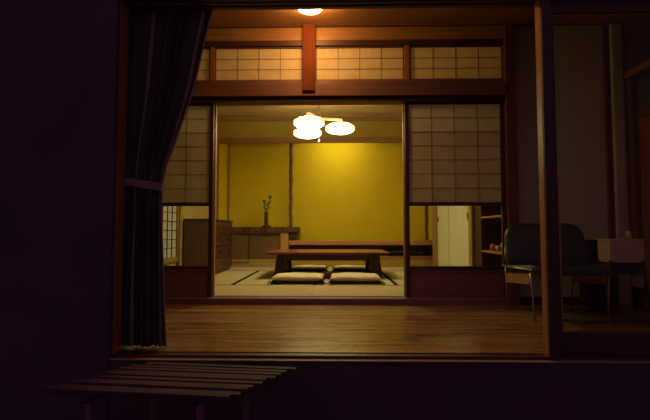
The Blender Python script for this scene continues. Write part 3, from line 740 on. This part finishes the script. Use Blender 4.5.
# ---------------------------------------------------------------- curtain
CY = Y1 + .118
Rt = [(9, 208.5), (40, 201), (84, 192), (120, 181), (140, 174.5), (165, 166), (183, 161.5), (200, 161.5), (240, 163.5), (300, 166), (352, 168.5)]
Lf = [(9, 118), (150, 119), (183, 123), (200, 122), (250, 119), (352, 117)]
def itp(T, y):
    for (y0, a), (y1, b) in zip(T, T[1:]):
        if y <= y1:
            f = (y - y0) / (y1 - y0); return a + (b - a) * f
    return T[-1][1]
cu = thing('curtain', 'dark grey curtain gathered by a tieback at the left of the opening', 'curtain', (PX(150, CY), CY, ZF))
bm = BM(); nu, nv = 150, 60; G = []
for j in range(nv + 1):
    py = 2 + (351.5 - 2) * j / nv; row = []
    l, r = PX(itp(Lf, py), CY, 231), PX(itp(Rt, py), CY, 231); z = PZ(py, CY)
    z = max(z, ZF + .012)
    for i in range(nu + 1):
        u = i / nu
        tie = math.exp(-((py - 184) / 26) ** 2)
        ph = u * 2 * math.pi * 8.5 + .5 * math.sin(u * 9) + .15 * math.sin(py * .02 + u * 5)
        amp = (.020 + .008 * math.sin(u * 11 + 1)) * (1 - .7 * tie)
        x = l + (r - l) * (u + .012 * math.sin(ph * 2)) if 0 < i < nu else l + (r - l) * u
        y = amp * math.sin(ph) + .012 * math.sin(ph * .37 + py * .015) - .02 * tie * math.sin(u * math.pi)
        row.append(bm.verts.new((x - cu.location.x, y, z - ZF)))
    G.append(row)
for j in range(nv):
    for i in range(nu): bm.faces.new((G[j][i], G[j][i + 1], G[j + 1][i + 1], G[j + 1][i]))
uvl = bm.loops.layers.uv.new('weave')
vid = {v: (i / nu, j / nv) for j, rw in enumerate(G) for i, v in enumerate(rw)}
for fc in bm.faces:
    for lpp in fc.loops: lpp[uvl].uv = vid[lpp.vert]
hp = [tuple(rw[-1].co) for rw in G[::2]]
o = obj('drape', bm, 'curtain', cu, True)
bm = BM(); tube(bm, hp, .0045, 8); obj('edge_highlight', bm, 'tie', cu, True); md = o.modifiers.new('t', 'SOLIDIFY'); md.thickness = .004  # pale strip paints the light caught along the curtain's right edge
bm = BM()
tl, tr = PX(122.5, CY) - cu.location.x, PX(161.8, CY) - cu.location.x; cxx = (tl + tr) / 2; hw = (tr - tl) / 2 + .004
ring = []
for k in range(40):
    a = 2 * math.pi * k / 40; x = cxx + hw * math.cos(a); y = .050 * math.sin(a) - .010
    zc = PZ(184, CY) - ZF + .02 * math.cos(a) * -1
    ring.append([bm.verts.new((x * 1.0, y, zc - .022)), bm.verts.new((x, y, zc + .022)), bm.verts.new((cxx + (x - cxx) * .97, y * .9, zc + .022)), bm.verts.new((cxx + (x - cxx) * .97, y * .9, zc - .022))])
for k in range(40):
    a, b = ring[k], ring[(k + 1) % 40]
    for q in range(4): bm.faces.new((a[q], a[(q + 1) % 4], b[(q + 1) % 4], b[q]))
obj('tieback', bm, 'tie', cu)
bm = BM(); tube(bm, [(PX(112, CY) - cu.location.x, 0, PZ(2, CY) + .014 - ZF), (PX(540, CY) - cu.location.x, 0, PZ(2, CY) + .014 - ZF)], .010); 
rod = obj('curtain_rail', bm, 'rail'); rod.location = cu.location; tag(rod, 'dark curtain rail behind the lintel of the opening', 'curtain rail')

# ---------------------------------------------------------------- lounge chair
s = thing('lounge_chair', 'dark leatherette lounge chair with a rounded back behind the right post', 'chair', (1.745, 3.38, ZF))
def rbox(bm, w, h, d, r, center, rot):
    """rounded rectangle cushion, outline in local XZ, thickness in Y"""
    n = 8; outl = []
    for cx_, cz_, a0 in ((w / 2 - r, h / 2 - r, 0), (-w / 2 + r, h / 2 - r, 90), (-w / 2 + r, -h / 2 + r, 180), (w / 2 - r, -h / 2 + r, 270)):
        for k in range(n + 1):
            a = math.radians(a0 + 90 * k / n); outl.append((cx_ + r * math.cos(a), cz_ + r * math.sin(a)))
    Mx = Matrix.Translation(center) @ rot.to_4x4()
    layers = []
    for t, sc in ((-.5, .86), (-.42, .95), (-.2, .995), (.2, 1), (.42, .95), (.5, .86)):
        layers.append([bm.verts.new(Mx @ Vector((x * (1 - (1 - sc) * .6), t * d + .05 * (x / w) ** 2 * 4 * -.6, z * (1 - (1 - sc) * .6)))) for x, z in outl])
    N_ = len(outl)
    for A, B in zip(layers, layers[1:]):
        for k in range(N_): bm.faces.new((A[k], A[(k + 1) % N_], B[(k + 1) % N_], B[k]))
    bm.faces.new(layers[0][::-1]); bm.faces.new(layers[-1])
bm = BM(); rbox(bm, .655, .40, .07, .13, Vector((.03, .21, .53)), Matrix.Rotation(math.radians(-10), 3, 'X')); obj('backrest', bm, 'leather', s, True)
bm = BM(); rbox(bm, .58, .50, .07, .06, Vector((0, -.03, .335)), Matrix.Rotation(math.radians(-95), 3, 'X')); obj('seat', bm, 'leather', s, True)
bm = BM()
tube(bm, [(-.31, .22, .375), (-.31, .0, .375), (-.30, -.22, .378), (-.26, -.26, .378), (.26, -.26, .378), (.30, -.22, .378), (.31, .0, .375), (.31, .22, .375)], .008, 10)
obj('seat_tube', bm, 'metal', s, True)
for sx in (-1, 1):
    bm = BM(); prism(bm, [(-.2, .27), (.22, .235), (.22, .31), (-.2, .345)], 'X', sx * .275 - .012, sx * .275 + .012); obj('side_rail', bm, 'fr', s)
    for sy, l in ((-1, .375), (1, .375)):
        bm = BM(); tube(bm, [(sx * .285, sy * .22, l), (sx * .275, sy * .235, .2), (sx * .27, sy * .24, .0)], [.009, .009, .008], 10)
        lathe(bm, [(.001, 0), (.014, 0), (.014, .012), (.001, .014)], c=(sx * .27, sy * .24, 0), seg=14); obj('leg', bm, 'metal', s, True)
for sx in (-1, 1):
    bm = BM(); tube(bm, [(sx * .27, .22, .37), (sx * .27, .26, .45), (sx * .25, .285, .60)], .009, 10); obj('back_post', bm, 'metal', s, True)

# side table with pale cloth skirt, tumbler and dark box
Yt = 3.36
tL, tR = PX(609.5, Yt), PX(644, Yt); zt1 = PZ(239, Yt) - ZF; zt0 = PZ(262, Yt) - ZF
st_ = thing('side_table', 'small splay-legged side table with a pale front near the right doorway', 'table', ((tL + tR) / 2, Yt + .08, ZF))
w2 = (tR - tL) / 2
bx('table_top', (-w2 - .005, w2 + .005, -.08, .08, zt1 - .018, zt1), 'cloth', st_, .004)
bm = BM()
box(bm, -w2, w2, -.075, -.06, zt0, zt1 - .018); box(bm, -w2, w2, .06, .075, zt0, zt1 - .018); box(bm, -w2, -w2 + .015, -.06, .06, zt0, zt1 - .018)
prism(bm, [(-.06, zt0 - .20), (.06, zt0 - .20), (.06, zt1 - .018), (-.06, zt1 - .018)], 'X', w2 - .012, w2); obj('apron', bm, 'cloth', st_)
bx('lower_shelf', (-w2 - .0, w2 - .02, -.06, .06, zt0 - .1, zt0 - .005), 'blackbox', st_)
for sx in (-1, 1):
    for sy in (-1, 1):
        bm = BM(); tube(bm, [(sx * (w2 - .01), sy * .065, zt0 + .02), (sx * (w2 + .03), sy * .085, 0)], [.012, .009], 10); obj('leg', bm, 'tableleg', st_, True)
pot('drinking_glass', 'small pale tumbler standing on the side table near the right doorway', PX(628.5, Yt + .08), Yt + .08, ZF + zt1 + .0005,
    [(.001, 0), (.019, 0), (.023, .062), (.021, .062), (.017, .006), (.001, .006)], 'ceramic', 'glass')
bL, bR = PX(583, Y2 - .1), PX(600, Y2 - .1)
sp = thing('slim_cabinet', 'slim upright dark cabinet against the grey wall between chair and side table', 'cabinet', ((bL + bR) / 2, Y2 - .085, ZF))
hw = (bR - bL) / 2; hz = PZ(240, Y2 - .2) - ZF
bx('body', (-hw, hw, -.07, .07, .02, hz), 'blackbox', sp, .006)
bx('base', (-hw + .01, hw - .01, -.06, .06, 0, .02), 'blackbox', sp)
bx('door', (-hw + .01, hw - .01, -.078, -.07, .04, hz - .02), 'stile', sp, .003)

# ---------------------------------------------------------------- slatted bench in front of the sill
BZ = -.066
bn = thing('slatted_bench', 'low slatted wooden step bench below the curtain in the dark garden', 'bench', (-.75, 1.95, GZ))
ang = math.radians(5.3)
nS = 10
for k in range(nS):
    f = k / (nS - 1)
    rx = -.195 + (-.42 + .195) * f + random.uniform(-.012, .012); ry = 2.11 + (1.755 - 2.11) * f
    Ls = .80 + random.uniform(-.03, .03)
    bm = BM()
    box(bm, -Ls, 0, -.0165, .0165, -.022, 0, bev=.004)
    bmesh.ops.rotate(bm, verts=bm.verts, matrix=Matrix.Rotation(-ang, 3, 'Z'))
    bmesh.ops.translate(bm, verts=bm.verts, vec=(rx + .75, ry - 1.95, BZ - GZ + random.uniform(-.004, .004)))
    obj('slat', bm, 'bench', bn)
for ox, oy in ((-.56, 1.80), (-.43, 2.10), (-1.06, 1.85), (-.90, 2.14)):
    bm = BM(); lathe(bm, [(.001, 0), (.018, 0), (.016, .1), (.017, .2), (.016, BZ - .03 - GZ), (.001, BZ - .03 - GZ)], c=(ox + .75, oy - 1.95, 0), seg=14); obj('leg', bm, 'bench_leg', bn, True)
for ox in (-.50, -.98):
    bm = BM(); tube(bm, [(ox - .07 + .75, 1.77 - 1.95, BZ - .036 - GZ), (ox + .075 + .75, 2.14 - 1.95, BZ - .036 - GZ)], .013, 10); obj('cross_rail', bm, 'bench', bn, True)

# ---------------------------------------------------------------- world, camera
wd = bpy.data.worlds.new('night'); bpy.context.scene.world = wd; wd.use_nodes = True
wd.node_tree.nodes['Background'].inputs[0].default_value = (.085, .036, .066, 1)
wd.node_tree.nodes['Background'].inputs[1].default_value = 1.0
cam = bpy.data.cameras.new('camera'); co = bpy.data.objects.new('camera', cam); C.objects.link(co)
co.location = EYE; co.rotation_euler = (math.pi / 2 + PITCH, 0, YAW)
cam.sensor_width = 36; cam.lens = F / 650 * 36; cam.clip_start = .05
S = bpy.context.scene; S.camera = co
S.view_settings.view_transform = 'Standard'; S.view_settings.look = 'None'; S.view_settings.gamma = 1; S.view_settings.use_curve_mapping = False
S.view_settings.exposure = 0
